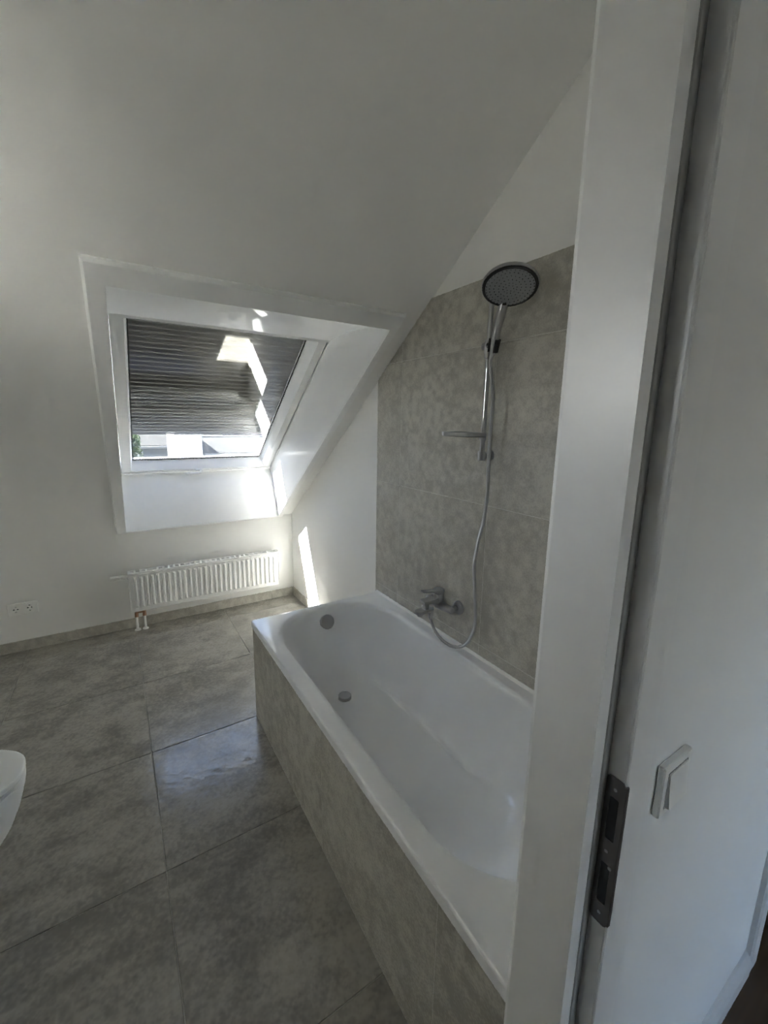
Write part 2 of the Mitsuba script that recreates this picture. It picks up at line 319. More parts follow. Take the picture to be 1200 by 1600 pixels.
put('roller_shutter__guide_rail', slm(bx(-0.1415, -0.118, 0.09, 1.70, SHD - 0.014, SHD + 0.02, 0.002)), 'mat_slat')
put('roller_shutter__shutter_box', slm(bx(-1.256, -0.118, 1.70, 1.95, 0.605, 0.70, 0.01)), 'mat_slat')
tag('roller_shutter', 'grey roller shutter with narrow slats lowered outside the roof window', 'roller shutter')

# ------------------------------------------------------------------ bathtub
BY0, BY1, BX0, BX1, BZ = YN + 0.004, -1.445, -0.757, -0.0095, 0.546
rings = []
for off, z in ((0.0, BZ - 0.032), (0.0, BZ - 0.008), (0.0015, BZ - 0.004), (0.004, BZ - 0.0012), (0.008, BZ)):
    rings.append(rrect(BX0 + off, BX1 - off, BY0 + off, BY1 - off, 0.012, z))
O = (-0.702, -0.062, -3.075, -1.478)
for off, z in ((-0.008, 0.546), (0.0, 0.5455), (0.006, 0.5435), (0.013, 0.539), (0.019, 0.531), (0.023, 0.519)):
    rings.append(rrect(O[0] + off, O[1] - off, O[2] + off, O[3] - off, 0.265, z))
A = np.array([O[0] + .023, O[1] - .023, O[2] + .023, O[3] - .023])
wall_in = np.array([0.048, 0.045, 0.345, 0.110]); floor_in = np.array([0.055, 0.045, 0.22, 0.11]); depth = 0.519 - 0.147
def inner(ins, z, r): rings.append(rrect(A[0] + ins[0], A[1] - ins[1], A[2] + ins[2], A[3] - ins[3], r, z))
for s_ in np.linspace(0.12, 0.66, 7):                       # walls
    inner(wall_in * s_, 0.519 - depth * s_, 0.245 - 0.075 * s_)
for t in np.linspace(0.08, 1.0, 13):                        # fillet into the floor
    h = (1 - t) ** 2 * 0.66 + 2 * t * (1 - t) * 1.0 + t * t * 1.0; fl = t * t
    inner(wall_in * h + floor_in * fl, 0.519 - depth * h, 0.245 - 0.075 * h - 0.05 * fl)
inner(wall_in + floor_in + 0.05, 0.1465, 0.09)
tub = loft(rings, cap0=False)
put('bathtub__basin', tub, 'mat_enamel', smooth=60)
put('bathtub__drain_plug', lathe([(0.034, 0), (0.034, 0.004), (0.030, 0.0045), (0.030, 0.010), (0.033, 0.012), (0.033, 0.0155), (0.029, 0.018), (0.010, 0.0195), (0.0, 0.02)], (-0.376, -1.742, 0.1475)), 'mat_chrome', smooth=40)
tag('bathtub__drain_plug', label='round chrome drain plug')
ax = np.array([0, -0.93, 0.36])
put('bathtub__overflow_knob', lathe([(0.034, -0.012), (0.034, 0.006), (0.038, 0.008), (0.0385, 0.016), (0.036, 0.0195), (0.0, 0.021)], (-0.378, -1.532, 0.478), ax), 'mat_chrome_soft', smooth=40)
tag('bathtub__overflow_knob', label='round chrome overflow knob')
put('bathtub__sealant', cat(extr([(-0.0095, BZ - 0.002), (-0.0195, BZ - 0.002), (-0.019, BZ + 0.003), (-0.013, BZ + 0.008), (-0.0094, BZ + 0.0105)], lambda u, v, w: (u, w, v), YN + 0.004, -1.447)), 'mat_plastic_white')
tag('bathtub', 'long white built-in bathtub with grey tiled front below the shower', 'bathtub')
# tiled apron
PX = -0.75
put('bath_apron__core', cat(bx(PX + 0.0008, -0.69, YN + 0.005, -1.4555, 0.0, 0.512), bx(PX + 0.010, -0.012, -1.50, -1.4555, 0.0, 0.512)), 'mat_grout_wall')
pj = [-1.447, -1.661, -2.289, -2.917, YN + 0.004]
for a, b in zip(pj[:-1], pj[1:]):
    put('bath_apron__tile', slabtile(sbox(b + 0.001, 0.003, a - 0.001, 0.513), lambda u, v, w: (PX + 0.0095 - w, u, v), 0.0095, 0.001), 'mat_wall_tile')
for a, b in ((-0.7385, -0.39), (-0.39, -0.012)):
    put('bath_apron__tile', slabtile(sbox(a + 0.001, 0.003, b - 0.001, 0.513), lambda u, v, w: (u, -1.4555 + w, v), 0.0085, 0.001), 'mat_wall_tile')
tag('bath_apron', 'grey stone look tiled front panel under the bathtub rim', 'bath panel')

# ------------------------------------------------------------------ radiator
RX0, RX1, RZ0, RZ1 = -1.263, -0.160, 0.154, 0.453
ft = -0.098
ribs = []
n_r = 29; pr = (RX1 - RX0 - 0.05) / n_r
for k in range(n_r):
    xc = RX0 + 0.025 + pr * (k + 0.5); a, b = pr * 0.30, pr * 0.13; z0, z1, y1 = RZ0 + 0.030, RZ1 - 0.030, ft - 0.0085
    ribs.append(trimesh.convex.convex_hull(np.array([(xc + sx * (a if i == 0 else b), ft + 0.001 if i == 0 else y1, (z0 if s < 0 else z1) - s * (0 if i == 0 else 0.014)) for i in (0, 1) for sx in (-1, 1) for s in (-1, 1)])))
put('radiator__front_panel', cat(bx(RX0 + 0.004, RX1 - 0.004, ft, ft + 0.014, RZ0, RZ1 - 0.012, 0.004), *ribs), 'mat_radiator')
put('radiator__back_panel', bx(RX0 + 0.004, RX1 - 0.004, -0.044, -0.032, RZ0, RZ1 - 0.012, 0.004), 'mat_radiator')
fins = [bx(x, x + 0.0015, -0.083, -0.046, RZ0 + 0.02, RZ1 - 0.03) for x in np.arange(RX0 + 0.02, RX1 - 0.02, 0.0333)]
put('radiator__convector', cat(*fins), 'mat_radiator'); tag('radiator__convector', kind='stuff')
for x in (RX0, RX1 - 0.004): put('radiator__side_cover', bx(x, x + 0.004, -0.103, -0.028, RZ0 + 0.005, RZ1, 0.001), 'mat_radiator')
gr = [bx(RX0, RX1, -0.104, -0.090, RZ1 - 0.009, RZ1, 0.002), bx(RX0, RX1, -0.040, -0.028, RZ1 - 0.009, RZ1, 0.002), bx(RX0, RX1, -0.067, -0.063, RZ1 - 0.008, RZ1 - 0.001)]
for x in np.arange(RX0 + 0.002, RX1 - 0.006, 0.0372): gr.append(bx(x, x + 0.012, -0.092, -0.038, RZ1 - 0.007, RZ1 - 0.001))
put('radiator__top_grille', cat(*gr), 'mat_radiator')
put('radiator__thermostat', cat(lathe([(0.009, -0.012), (0.009, 0.006), (0.016, 0.007), (0.017, 0.026), (0.0135, 0.028), (0.0135, 0.034), (0.018, 0.036), (0.0175, 0.088), (0.0155, 0.098), (0.0, 0.099)], (RX0 - 0.008, -0.062, 0.420), (-1, 0, 0.02))), 'mat_plastic_white', smooth=35)
tag('radiator__thermostat', label='white thermostat head on the left side')
for x in (-1.231, -1.180):
    put('radiator__pipe', cyl((x, -0.063, 0.004), (x, -0.063, 0.112), 0.0085), 'mat_plastic_white', smooth=35)
for x in (-1.231, -1.180):
    put('radiator__rosette', lathe([(0.021, 0.0), (0.021, 0.004), (0.014, 0.009), (0.009, 0.012)], (x, -0.063, 0.0005)), 'mat_plastic_white', smooth=35)
put('radiator__connector', cat(*[cyl((x, -0.063, 0.105), (x, -0.063, 0.128), 0.0145, 6) for x in (-1.231, -1.180)], *[cyl((x, -0.063, 0.126), (x, -0.063, 0.158), 0.011) for x in (-1.231, -1.180)], bx(-1.236, -1.175, -0.073, -0.053, 0.132, 0.146, 0.002)), 'mat_brass', smooth=35)
tag('radiator__connector', label='brown metal valve block')
tag('radiator', 'white ribbed panel radiator on the knee wall under the roof window', 'radiator')

# ------------------------------------------------------------------ outlet
oz = 0.296
put('power_outlet__frame', bx(-1.944, -1.787, -0.0105, -0.0005, oz - 0.0415, oz + 0.0415, 0.003), 'mat_plastic_white')
for xc in (-1.829, -1.901):
    ring = loft([rrect(xc - 0.0275, xc + 0.0275, oz - 0.0275, oz + 0.0275, 0.004, 0)[:, [0, 2, 1]] + [0, -0.0105, 0], rrect(xc - 0.0275, xc + 0.0275, oz - 0.0275, oz + 0.0275, 0.004, 0)[:, [0, 2, 1]] + [0, -0.0135, 0],
                 np.c_[xc + 0.0205 * np.cos(np.linspace(0.785, 0.785 + 2 * np.pi, 96, endpoint=False)), np.full(96, -0.0135), oz + 0.0205 * np.sin(np.linspace(0.785, 0.785 + 2 * np.pi, 96, endpoint=False))],
                 np.c_[xc + 0.0195 * np.cos(np.linspace(0.785, 0.785 + 2 * np.pi, 96, endpoint=False)), np.full(96, -0.0110), oz + 0.0195 * np.sin(np.linspace(0.785, 0.785 + 2 * np.pi, 96, endpoint=False))]], cap0=False)
    ins = put('power_outlet__socket', ring, 'mat_plastic_white')
    put(ins + '__contacts', cat(cyl((xc - 0.0095, -0.0100, oz), (xc - 0.0095, -0.0116, oz), 0.0042, 16), cyl((xc + 0.0095, -0.0100, oz), (xc + 0.0095, -0.0116, oz), 0.0042, 16),
                                bx(xc - 0.004, xc + 0.004, -0.0125, -0.0108, oz + 0.0155, oz + 0.0195), bx(xc - 0.004, xc + 0.004, -0.0125, -0.0108, oz - 0.0195, oz - 0.0155),
                                ), 'mat_black')
tag('power_outlet', 'white double power outlet on the knee wall left of the radiator', 'power outlet')

# ------------------------------------------------------------------ toilet
TY = -1.86
def dring(length, half, z, x0=XL, n=60, e=2.35):
    "D shaped outline: straight at the wall, rounded nose at +x"
    pts = []
    for t in np.linspace(-np.pi / 2, np.pi / 2, n):
        c, s = math.cos(t), math.sin(t)
        pts.append((x0 + 0.14 + (length - 0.14) * abs(c) ** (2 / e), TY + half * math.copysign(abs(s) ** (2 / e), s), z))
    pts += [(x0, TY + half * 0.93, z), (x0, TY - half * 0.93, z)]
    return np.array(pts)
bowl = loft([dring(0.20, 0.10, 0.09), dring(0.33, 0.125, 0.105), dring(0.435, 0.145, 0.17), dring(0.480, 0.160, 0.24), dring(0.505, 0.170, 0.30), dring(0.522, 0.176, 0.36), dring(0.528, 0.178, 0.39), dring(0.524, 0.175, 0.396)])
put('toilet__bowl', outward(bowl), 'mat_ceramic', smooth=50)
seat = loft([dring(0.515, 0.172, 0.397, XL + 0.006), dring(0.522, 0.176, 0.400, XL + 0.006), dring(0.522, 0.176, 0.410, XL + 0.006), dring(0.518, 0.173, 0.413, XL + 0.006)])
put('toilet__seat', outward(seat), 'mat_lid', smooth=40)
lid = loft([dring(0.518, 0.174, 0.4145, XL + 0.006), dring(0.524, 0.178, 0.417, XL + 0.006), dring(0.524, 0.178, 0.428, XL + 0.006), dring(0.518, 0.174, 0.433, XL + 0.006), dring(0.48, 0.15, 0.4355, XL + 0.006)])
put('toilet__lid', outward(lid), 'mat_lid', smooth=40)
tag('toilet', 'white wall hung toilet with closed lid at the left edge', 'toilet')

# ------------------------------------------------------------------ shower
RLX, RLY = -0.060, -2.292
put('shower_rail__rail', cyl((RLX, RLY, 1.405), (RLX, RLY - 0.006, 2.03), 0.0095), 'mat_chrome', smooth=40)
for z in (1.42, 2.02):
    br = put('shower_rail__bracket', cat(cyl((RLX, RLY, z - 0.020), (RLX, RLY, z + 0.016), 0.0155), bx(RLX, -0.012, RLY - 0.010, RLY + 0.010, z - 0.012, z + 0.010, 0.002), cyl((-0.022, RLY, z - 0.001), (-0.0095, RLY, z - 0.001), 0.019)), 'mat_chrome', smooth=35)
SZ = 1.826
put('shower_rail__slider', cat(cyl((RLX, RLY - 0.004, SZ - 0.048), (RLX, RLY - 0.004, SZ + 0.02), 0.0155), cyl((RLX - 0.004, RLY + 0.022, SZ - 0.002), (RLX, RLY - 0.004, SZ - 0.002), 0.013)), 'mat_chrome', smooth=35)
hb, hd = np.array([-0.095, -2.354, 1.813]), np.array([-0.022, -0.05, 0.16]); hd = hd / np.linalg.norm(hd)
cone = []
a_, b_, d_ = frame_of(hd)
ang = np.radians(np.linspace(35, 325, 26))
# open fork of the holder: C section, opening away from the wall
def cring(r0, r1, h):
    e = np.array([1.0, 0.2, 0]); e = e - (e @ hd) * hd; e /= np.linalg.norm(e); f = np.cross(hd, e)
    an = np.radians(np.concatenate([np.linspace(-140, 140, 26), np.linspace(140, -140, 26)])); rr = np.concatenate([np.full(26, r0), np.full(26, r1)])
    return hb + h * hd + rr[:, None] * (np.cos(an)[:, None] * e + np.sin(an)[:, None] * f)
def strip(r0, h0, r1, h1):
    a, b = cring(r0[0], r0[1], h0), cring(r1[0], r1[1], h1)
    m = loft([a, b], False, False); n = 26; i = np.arange(n - 1)
    caps = []
    for base in (0, 52):
        caps += [np.c_[base + i, base + i + 1, base + 51 - i], np.c_[base + i + 1, base + 50 - i, base + 51 - i]]
    return trimesh.Trimesh(m.vertices, np.vstack([m.faces] + caps), process=False)
sh = strip((0.0185, 0.0125), -0.022, (0.021, 0.015), 0.022)
put('shower_rail__handset_cradle', cat(sh, cyl((RLX - 0.006, RLY - 0.008, SZ - 0.002), hb + np.array([0.014, 0.008, 0]), 0.011)), 'mat_black', smooth=35); tag('shower_rail__handset_cradle', label='black fork shaped handset holder')
# soap dish on the rail
dz = 1.500
def dr_(off, z): return rrect(RLX - 0.118 + off, RLX - 0.008 - off, RLY - 0.045 + off, RLY + 0.125 - off, 0.032, z)
put('shower_rail__soap_dish', cat(outward(loft([dr_(0.006, dz - 0.009), dr_(0.001, dz - 0.006), dr_(0.0, dz + 0.007), dr_(0.002, dz + 0.008), dr_(0.004, dz + 0.007), dr_(0.008, dz - 0.001)])), cyl((RLX, RLY, dz - 0.022), (RLX, RLY, dz + 0.008), 0.0135)), 'mat_chrome_soft', smooth=40)
tag('shower_rail', 'chrome wall rail with soap dish on the grey tiles above the bathtub', 'shower rail')
# hand shower
HN = np.array([-0.31, -0.31, -0.90]); HN /= np.linalg.norm(HN); HC = np.array([-0.137, -2.449, 1.977]); HR = 0.0905
u_ = hd * -1 - ((hd * -1) @ HN) * HN; u_ /= np.linalg.norm(u_)
put('hand_shower__head', lathe([(HR * 0.955, 0.0), (HR * 0.985, 0.0), (HR, -0.003), (HR, -0.010), (HR * 0.95, -0.016), (HR * 0.6, -0.024), (0.0, -0.028)], HC, HN, 72), 'mat_chrome', smooth=35)
tor = []
put('hand_shower__ring', lathe([(HR * 0.865, -0.001), (HR * 0.865, 0.0040), (HR * 0.90, 0.0044), (HR * 0.968, 0.003), (HR * 0.975, -0.001)], HC, HN, 72), 'mat_black', smooth=35); tag('hand_shower__ring', label='black rim around the spray face')
put('hand_shower__spray_face', lathe([(HR * 0.87, 0.0), (HR * 0.87, 0.0034), (HR * 0.85, 0.0042), (HR * 0.3, 0.0046), (0, 0.0047)], HC, HN, 72), 'mat_faceplate', smooth=35); tag('hand_shower__spray_face', label='grey round spray face')
e1 = np.cross(HN, u_); nz = []
for r, n in ((0.012, 6), (0.022, 12), (0.036, 18), (0.050, 24), (0.064, 30), (0.075, 36)):
    if r == 0.036: n = 18
    for k in range(n):
        t = 2 * np.pi * k / n + r * 40; p = HC + HN * 0.0042 + r * (math.cos(t) * u_ + math.sin(t) * e1)
        nz.append(lathe([(0.0016, 0), (0.0014, 0.0018), (0, 0.002)], p, HN, 6))
put('hand_shower__nozzles', cat(*nz), 'mat_black'); tag('hand_shower__nozzles', kind='stuff', label='small dark spray nozzles')
pe = HC + u_ * (HR - 0.012) - HN * 0.010
ctrl = catmull([hb - hd * 0.030, hb, hb + hd * 0.05, hb + (pe - hb) * 0.62 - HN * 0.004, pe, HC + u_ * 0.045 - HN * 0.016], 8)
rr = np.interp(np.linspace(0, 1, len(ctrl)), [0, 0.18, 0.45, 0.75, 1.0], [0.0105, 0.0125, 0.015, 0.0165, 0.013])
put('hand_shower__handle', tube(ctrl, rr, 24), 'mat_chrome', smooth=40)
put('hand_shower__mode_button', lathe([(0.006, 0), (0.0075, 0.003), (0.006, 0.006), (0, 0.0065)], HC + u_ * 0.073 + HN * 0.002, HN, 20), 'mat_black', smooth=40)
tag('hand_shower', 'large round chrome hand shower hung in the holder on the rail', 'hand shower')

# ------------------------------------------------------------------ bath mixer
MY0, MZ = -2.158, 0.723; MY = MY0 + 0.075; MX = -0.062
for y in (MY0, MY0 + 0.15):
    put('bath_mixer__wall_rose', lathe([(0.031, 0.0), (0.032, 0.004), (0.030, 0.012), (0.024, 0.0165), (0.013, 0.018)], (-0.009, y, MZ), (-1, 0, 0)), 'mat_chrome', smooth=35)
for y in (MY0, MY0 + 0.15):
    put('bath_mixer__union', cat(cyl((-0.012, y, MZ), (MX - 0.004, y, MZ), 0.0115), cyl((-0.034, y, MZ), (-0.050, y, MZ), 0.0165, 6)), 'mat_chrome', smooth=35)
put('bath_mixer__body', tube(catmull([(MX, MY0 - 0.014, MZ), (MX, MY0, MZ), (MX - 0.004, MY - 0.035, MZ), (MX - 0.006, MY, MZ + 0.002), (MX - 0.004, MY + 0.035, MZ), (MX, MY0 + 0.15, MZ), (MX, MY0 + 0.164, MZ)], 6), np.interp(np.linspace(0, 1, 37), [0, .04, .3, .5, .7, .96, 1], [.011, .015, .018, .0225, .018, .015, .011]), 24), 'mat_chrome', smooth=40)
cx = MX - 0.008
put('bath_mixer__cartridge', lathe([(0.021, 0.0), (0.0235, 0.006), (0.0235, 0.046), (0.0215, 0.049), (0.0, 0.05)], (cx, MY, MZ + 0.006)), 'mat_chrome', smooth=35)
put('bath_mixer__lever', cat(lathe([(0.022, 0.0), (0.0255, 0.003), (0.0255, 0.014), (0.023, 0.018), (0.0, 0.0195)], (cx, MY, MZ + 0.0575)),
    trimesh.convex.convex_hull(np.array([(cx - 0.012, MY + s * 0.017, MZ + z) for s in (-1, 1) for z in (0.062, 0.073)] + [(cx - 0.098, MY + s * 0.010, MZ + z) for s in (-1, 1) for z in (0.079, 0.084)]))), 'mat_chrome', smooth=35)
put('bath_mixer__spout', cat(trimesh.convex.convex_hull(np.array([(cx - 0.006, MY + s * 0.021, MZ + z) for s in (-1, 1) for z in (0.012, 0.040)] + [(cx - 0.092, MY + s * 0.019, MZ + z) for s in (-1, 1) for z in (0.028, 0.036)])),
    cyl((cx - 0.070, MY, MZ + 0.032), (cx - 0.070, MY, MZ - 0.014), 0.0125),
    outward(loft([rrect(cx - 0.128, cx - 0.03, MY - s, MY + s, s * 0.95, MZ + z) for s, z in ((0.018, -0.020), (0.022, -0.016), (0.022, -0.009), (0.019, -0.006))])),
    cyl((cx - 0.104, MY, MZ - 0.019), (cx - 0.104, MY, MZ - 0.034), 0.012)), 'mat_chrome', smooth=35)
put('bath_mixer__diverter', lathe([(0.006, 0), (0.006, 0.012), (0.010, 0.014), (0.0105, 0.022), (0.008, 0.025), (0, 0.026)], (cx - 0.078, MY - 0.006, MZ + 0.008), (-0.6, -0.3, 0.2)), 'mat_chrome', smooth=35)
HO = np.array([cx - 0.046, MY - 0.004, MZ - 0.020])
put('bath_mixer__hose_outlet', cat(cyl(HO + [0, 0, 0.012], HO + [0, 0, -0.020], 0.0115), cyl(HO + [0, 0, -0.014], HO + [0, 0, -0.034], 0.0105, 8)), 'mat_chrome', smooth=35)
tag('bath_mixer', 'chrome single lever bath mixer on the tiled wall above the bathtub rim', 'faucet')

# hose from the mixer to the hand shower, hanging in a loop
def at(u, v, x):
    d = (u - PPX) / F * RIGHT - (v - PPY) / F * UP + FWD
    return CAM + d * ((x - CAM[0]) / d[0])
HOSE_PX = [(673, 968, -.100), (679, 984, -.094), (692, 1001, -.085), (711, 1011, -.072), (730, 1004, -.058), (742, 975, -.046), (742, 930, -.042), (741, 885, -.044), (746, 850, -.050), (755, 815, -.058), (761, 775, -.068), (763.5, 722, -.078), (766, 680, -.084), (770, 620, -.090)]
# the drop of the hose measured in the plane of its hanging loop
hp = [HO + [0, 0, -0.030]] + [at(*q) for q in HOSE_PX] + [hb - hd * 0.065, hb - hd * 0.028]
cp = catmull(hp, 14)
seg = np.linalg.norm(np.diff(cp, axis=0), axis=1).sum(); N = 1300
sA = np.r_[0, np.cumsum(np.linalg.norm(np.diff(cp, axis=0), axis=1))]
cp = np.stack([np.interp(np.linspace(0, sA[-1], N), sA, cp[:, k]) for k in range(3)], 1)
put('shower_hose', tube(cp, 0.0068 + 0.0006 * np.where(np.arange(N) % 4 < 2, 1, -1), 12), 'mat_chrome', smooth=50)
tag('shower_hose', 'silver metal shower hose looping from bath mixer up to hand shower', 'shower hose')

# ------------------------------------------------------------------ door frame
def at700(r_at, x=None, y=None): return x * r_at if x is not None else y / r_at
a_x = 0.495
XA = CAM[0] + a_x
y_far1 = CAM[1] + 0.7201 * a_x; y_far2 = CAM[1] + 0.7072 * a_x
y_near = CAM[1] + 0.5173 * a_x
x_step = CAM[0] + (y_near - CAM[1]) / 0.4931
x_reb = CAM[0] + (y_near - CAM[1]) / 0.4762
y_reb = CAM[1] + 0.4287 * (x_reb - CAM[0])
x_c1 = x_reb + 0.006; y_c = CAM[1] + 0.4225 * (x_c1 - CAM[0])
x_c2 = CAM[0] + (y_c - CAM[1]) / 0.3818
def jamb(sgn, xo):
    "profile of one upright, mirrored for the other side; u = distance from lining face into the wall"
    e1, e2, e3 = x_step - XA, x_reb - XA, x_c2 - XA
    P1 = [(0.0, y_near), (0.0, y_far2 - 0.0015), (0.003, y_far1 - 0.001), (0.008, y_far1 + 0.001), (0.06, y_far1), (0.062, YN), (0.019, YN), (0.019, YH + 0.03), (e2 + 0.002, YH + 0.02), (e2 + 0.002, y_near), (e1, y_near)]
    P2 = [(e2, y_near), (e2, y_reb + 0.003), (e2 + 0.001, y_reb + 0.001), (e2 + 0.003, y_c + 0.0003), (e2 + 0.005, y_c), (e3 - 0.002, y_c), (e3, y_c + 0.002), (e3, YH), (e2 + 0.012, YH), (e2 + 0.012, y_near)]
    P3 = [(e1, y_near), (e2 - 0.001, y_near), (e2 - 0.001, y_near - 0.0006), (e2 - 0.003, y_near - 0.0016), (e1 + 0.002, y_near - 0.0014)]
    return [[(xo + sgn * u, v) for u, v in P] for P in (P1, P2, P3)]
UP3 = lambda u, v, w: (u, v, w)
for sgn, xo in ((1, XA), (-1, XA - 0.80)):
    P1, P2, P3 = jamb(sgn, xo)
    key = put('door_1', extr(P1, UP3, 0.0, DZ), 'mat_lacquer_satin') if sgn == 1 else put('door_1__lining', extr(P1, UP3, 0.0, DZ), 'mat_lacquer_satin')
    put('door_1__casing', extr(P2, UP3, 0.0, DZ + 0.06), 'mat_lacquer_satin')
    put('door_1__seal', extr(P3, UP3, 0.0, DZ), 'mat_seal'); 
tag('door_1__seal', label='grey rubber door seal'); tag('door_1__seal_001', label='grey rubber door seal')
put('door_1__head', cat(bx(XA - 0.80, XA, y_near, y_far1, DZ, DZ + 0.02), bx(XA - 0.86, XA + 0.06, YN, y_far1, DZ, DZ + 0.07), bx(XA - 0.83, XA + 0.03, y_c, YH, DZ, DZ + 0.08)), 'mat_lacquer_satin')
tag('door_1', kind='structure', label='white door frame in the foreground')
# strike plate on the rebate
zs0, zs1, r = 0.828, 1.070, 0.006
pl = sbox(y_reb, zs0, y_near - 0.0008, zs1).buffer(-r).buffer(r)
for zc, hh in ((1.005, 0.034), (0.897, 0.034)):
    pl = pl.difference(sbox(y_reb + 0.0055, zc - hh, y_near - 0.0075, zc + hh).buffer(-0.002).buffer(0.002))
X0 = x_reb
plate = extr(pl, lambda u, v, w: (w, u, v), X0 - 0.0016, X0 - 0.0001)
sp = put('door_1__strike_plate', cat(plate, bx(X0 - 0.0016, X0 + 0.0055, y_c - 0.0018, y_reb + 0.001, zs0 + 0.005, zs1 - 0.005, 0.0008)), 'mat_dark_steel'); tag(sp, label='dark metal strike plate with two latch openings')
for zc, hh in ((1.005, 0.034), (0.897, 0.034)):
    put(sp + '__latch_pocket', bx(X0 - 0.0004, X0 - 0.0001, y_reb + 0.0045, y_near - 0.0065, zc - hh - 0.001, zc + hh + 0.001), 'mat_black')
for yy, zz in ((0.5, 1.052), (0.55, 0.951), (0.25, 0.928), (0.5, 0.846)):
    yc = y_reb + (y_near - 0.002 - y_reb) * yy
    put(sp + '__screw', lathe([(0.0027, 0), (0.0024, 0.0008), (0.0012, 0.0011), (0, 0.0006)], (X0 - 0.0015, yc, zz), (-1, 0, 0), 14), 'mat_chrome_soft', smooth=40)
# light switch
sx0, sx1, sz0, sz1 = -0.631, -0.545, 0.963, 1.050
put('light_switch__frame', bx(sx0, sx1, YH - 0.011, YH - 0.0004, sz0, sz1, 0.0022), 'mat_plastic_white')
rk = trimesh.convex.convex_hull(np.array([(x, YH - 0.0105, z) for x in (sx0 + .0145, sx1 - .0135) for z in (sz0 + .0145, sz1 - .0145)] + [(x, YH - yy, z) for x in (sx0 + .0155, sx1 - .0145) for z, yy in ((sz0 + .0155, 0.0172), (sz1 - .0155, 0.0125))]))
put('light_switch__gap', bx(sx0 + .0125, sx1 - .0115, YH - 0.0114, YH - 0.009, sz0 + .0125, sz1 - .0125), 'mat_seal')
put('light_switch__rocker', rk, 'mat_plastic_white')
tag('light_switch', 'white square rocker light switch on the hall wall beside the door frame', 'light switch')

# ------------------------------------------------------------------ hall
put('floor_hall', bx(-3.2, 2.3, -4.95, YH, -0.05, -0.002), 'mat_wood'); tag('floor_hall', kind='structure', label='dark brown wooden hall floor')
for j in range(13):
    y1 = YH - 0.002 - j * 0.13
    if y1 - 0.13 < -4.95: break
    xs = [-3.2 + ((j * 0.53) % 1.1), ]
    while xs[-1] < 2.3: xs.append(min(xs[-1] + 1.2, 2.3))
    for a, b in zip(xs[:-1], xs[1:]): put('floor_hall__plank', bx(a + 0.0006, b - 0.0006, y1 - 0.1294, y1, -0.004, 0.0, 0.0008), 'mat_wood')
put('ceiling_hall', bx(-3.2, 2.3, -4.95, YH, 2.5, 2.6), 'mat_plaster_hall'); tag('ceiling_hall', kind='structure')
put('wall_hall_left', bx(-3.3, -3.2, -4.95, YN, 0, 2.6), 'mat_plaster_hall'); tag('wall_hall_left', kind='structure')
put('wall_hall_right', bx(2.3, 2.4, -4.95, -1.0, 0, 2.6), 'mat_plaster_hall'); tag('wall_hall_right', kind='structure')
HWX0, HWX1, HWZ0, HWZ1 = -0.2, 0.30, 0.20, 1.70
back = Polygon([(-3.3, 0), (2.4, 0), (2.4, 2.6), (-3.3, 2.6)]).difference(sbox(HWX0, HWZ0, HWX1, HWZ1))
put('wall_hall_back', extr(back, lambda u, v, w: (u, w, v), -5.05, -4.95), 'mat_plaster_hall'); tag('wall_hall_back', kind='structure')
xm = (HWX0 + HWX1) / 2
put('window_2', cat(bx(HWX0, HWX0 + 0.06, -5.03, -4.96, HWZ0, HWZ1, 0.004), bx(HWX1 - 0.06, HWX1, -5.03, -4.96, HWZ0, HWZ1, 0.004), bx(xm - 0.04, xm + 0.04, -5.03, -4.96, HWZ0, HWZ1, 0.004), bx(HWX0, HWX1, -5.03, -4.96, HWZ0, HWZ0 + 0.06, 0.004), bx(HWX0, HWX1, -5.03, -4.96, HWZ1 - 0.06, HWZ1, 0.004)), 'mat_frame'); tag('window_2', kind='structure')
put('window_2__pane', (np.array([(HWX0 + .05, -5.0, HWZ0 + .05), (HWX1 - .05, -5.0, HWZ0 + .05), (HWX1 - .05, -5.0, HWZ1 - .05), (HWX0 + .05, -5.0, HWZ1 - .05)]), np.array([[0, 1, 2], [0, 2, 3]])), 'mat_pane_clear')
# neighbouring doorway and the dark room behind it
put('door_2', cat(bx(0.137, 0.196, YH - 0.017, YH + 0.004, 0, 2.05, 0.005), bx(0.135, 0.150, YH, YN + 0.01, 0, 2.0)), 'mat_lacquer_satin'); tag('door_2', kind='structure', label='white casing of the neighbouring doorway')
put('wall_hall_far', cat(bx(0.96, 2.3, YH, YN, 0, 2.5), bx(0.135, 0.96, YH, YN, 2.0, 2.5), bx(0.12, 2.3, -1.1, -1.0, 0, 2.5)), 'mat_plaster_hall'); tag('wall_hall_far', kind='structure')
put('floor_room', bx(0.135, 2.3, YH, -1.0, -0.05, 0.0), 'mat_wood'); tag('floor_room', kind='structure')
put('ceiling_room', bx(0.12, 2.3, YN, -1.0, 2.5, 2.6), 'mat_plaster_hall'); tag('ceiling_room', kind='structure')
put('baseboard_hall', extr([(YH, 0.0), (YH - 0.018, 0.0), (YH - 0.018, 0.048), (YH - 0.012, 0.060), (YH - 0.006, 0.068), (YH, 0.070)], lambda u, v, w: (w, u, v), x_c2 + 0.001, 0.1365), 'mat_lacquer_satin'); tag('baseboard_hall', kind='structure', label='white hall skirting board')

# ------------------------------------------------------------------ outside
put('wall_outer', bx(-3.3, 2.4, -5.05, 0.27, -7.0, -0.06), 'mat_ext_wall'); tag('wall_outer', kind='structure')
put('ground', bx(-90, 90, -90, 110, -7.2, -7.0), 'mat_ext_ground'); tag('ground', kind='structure')


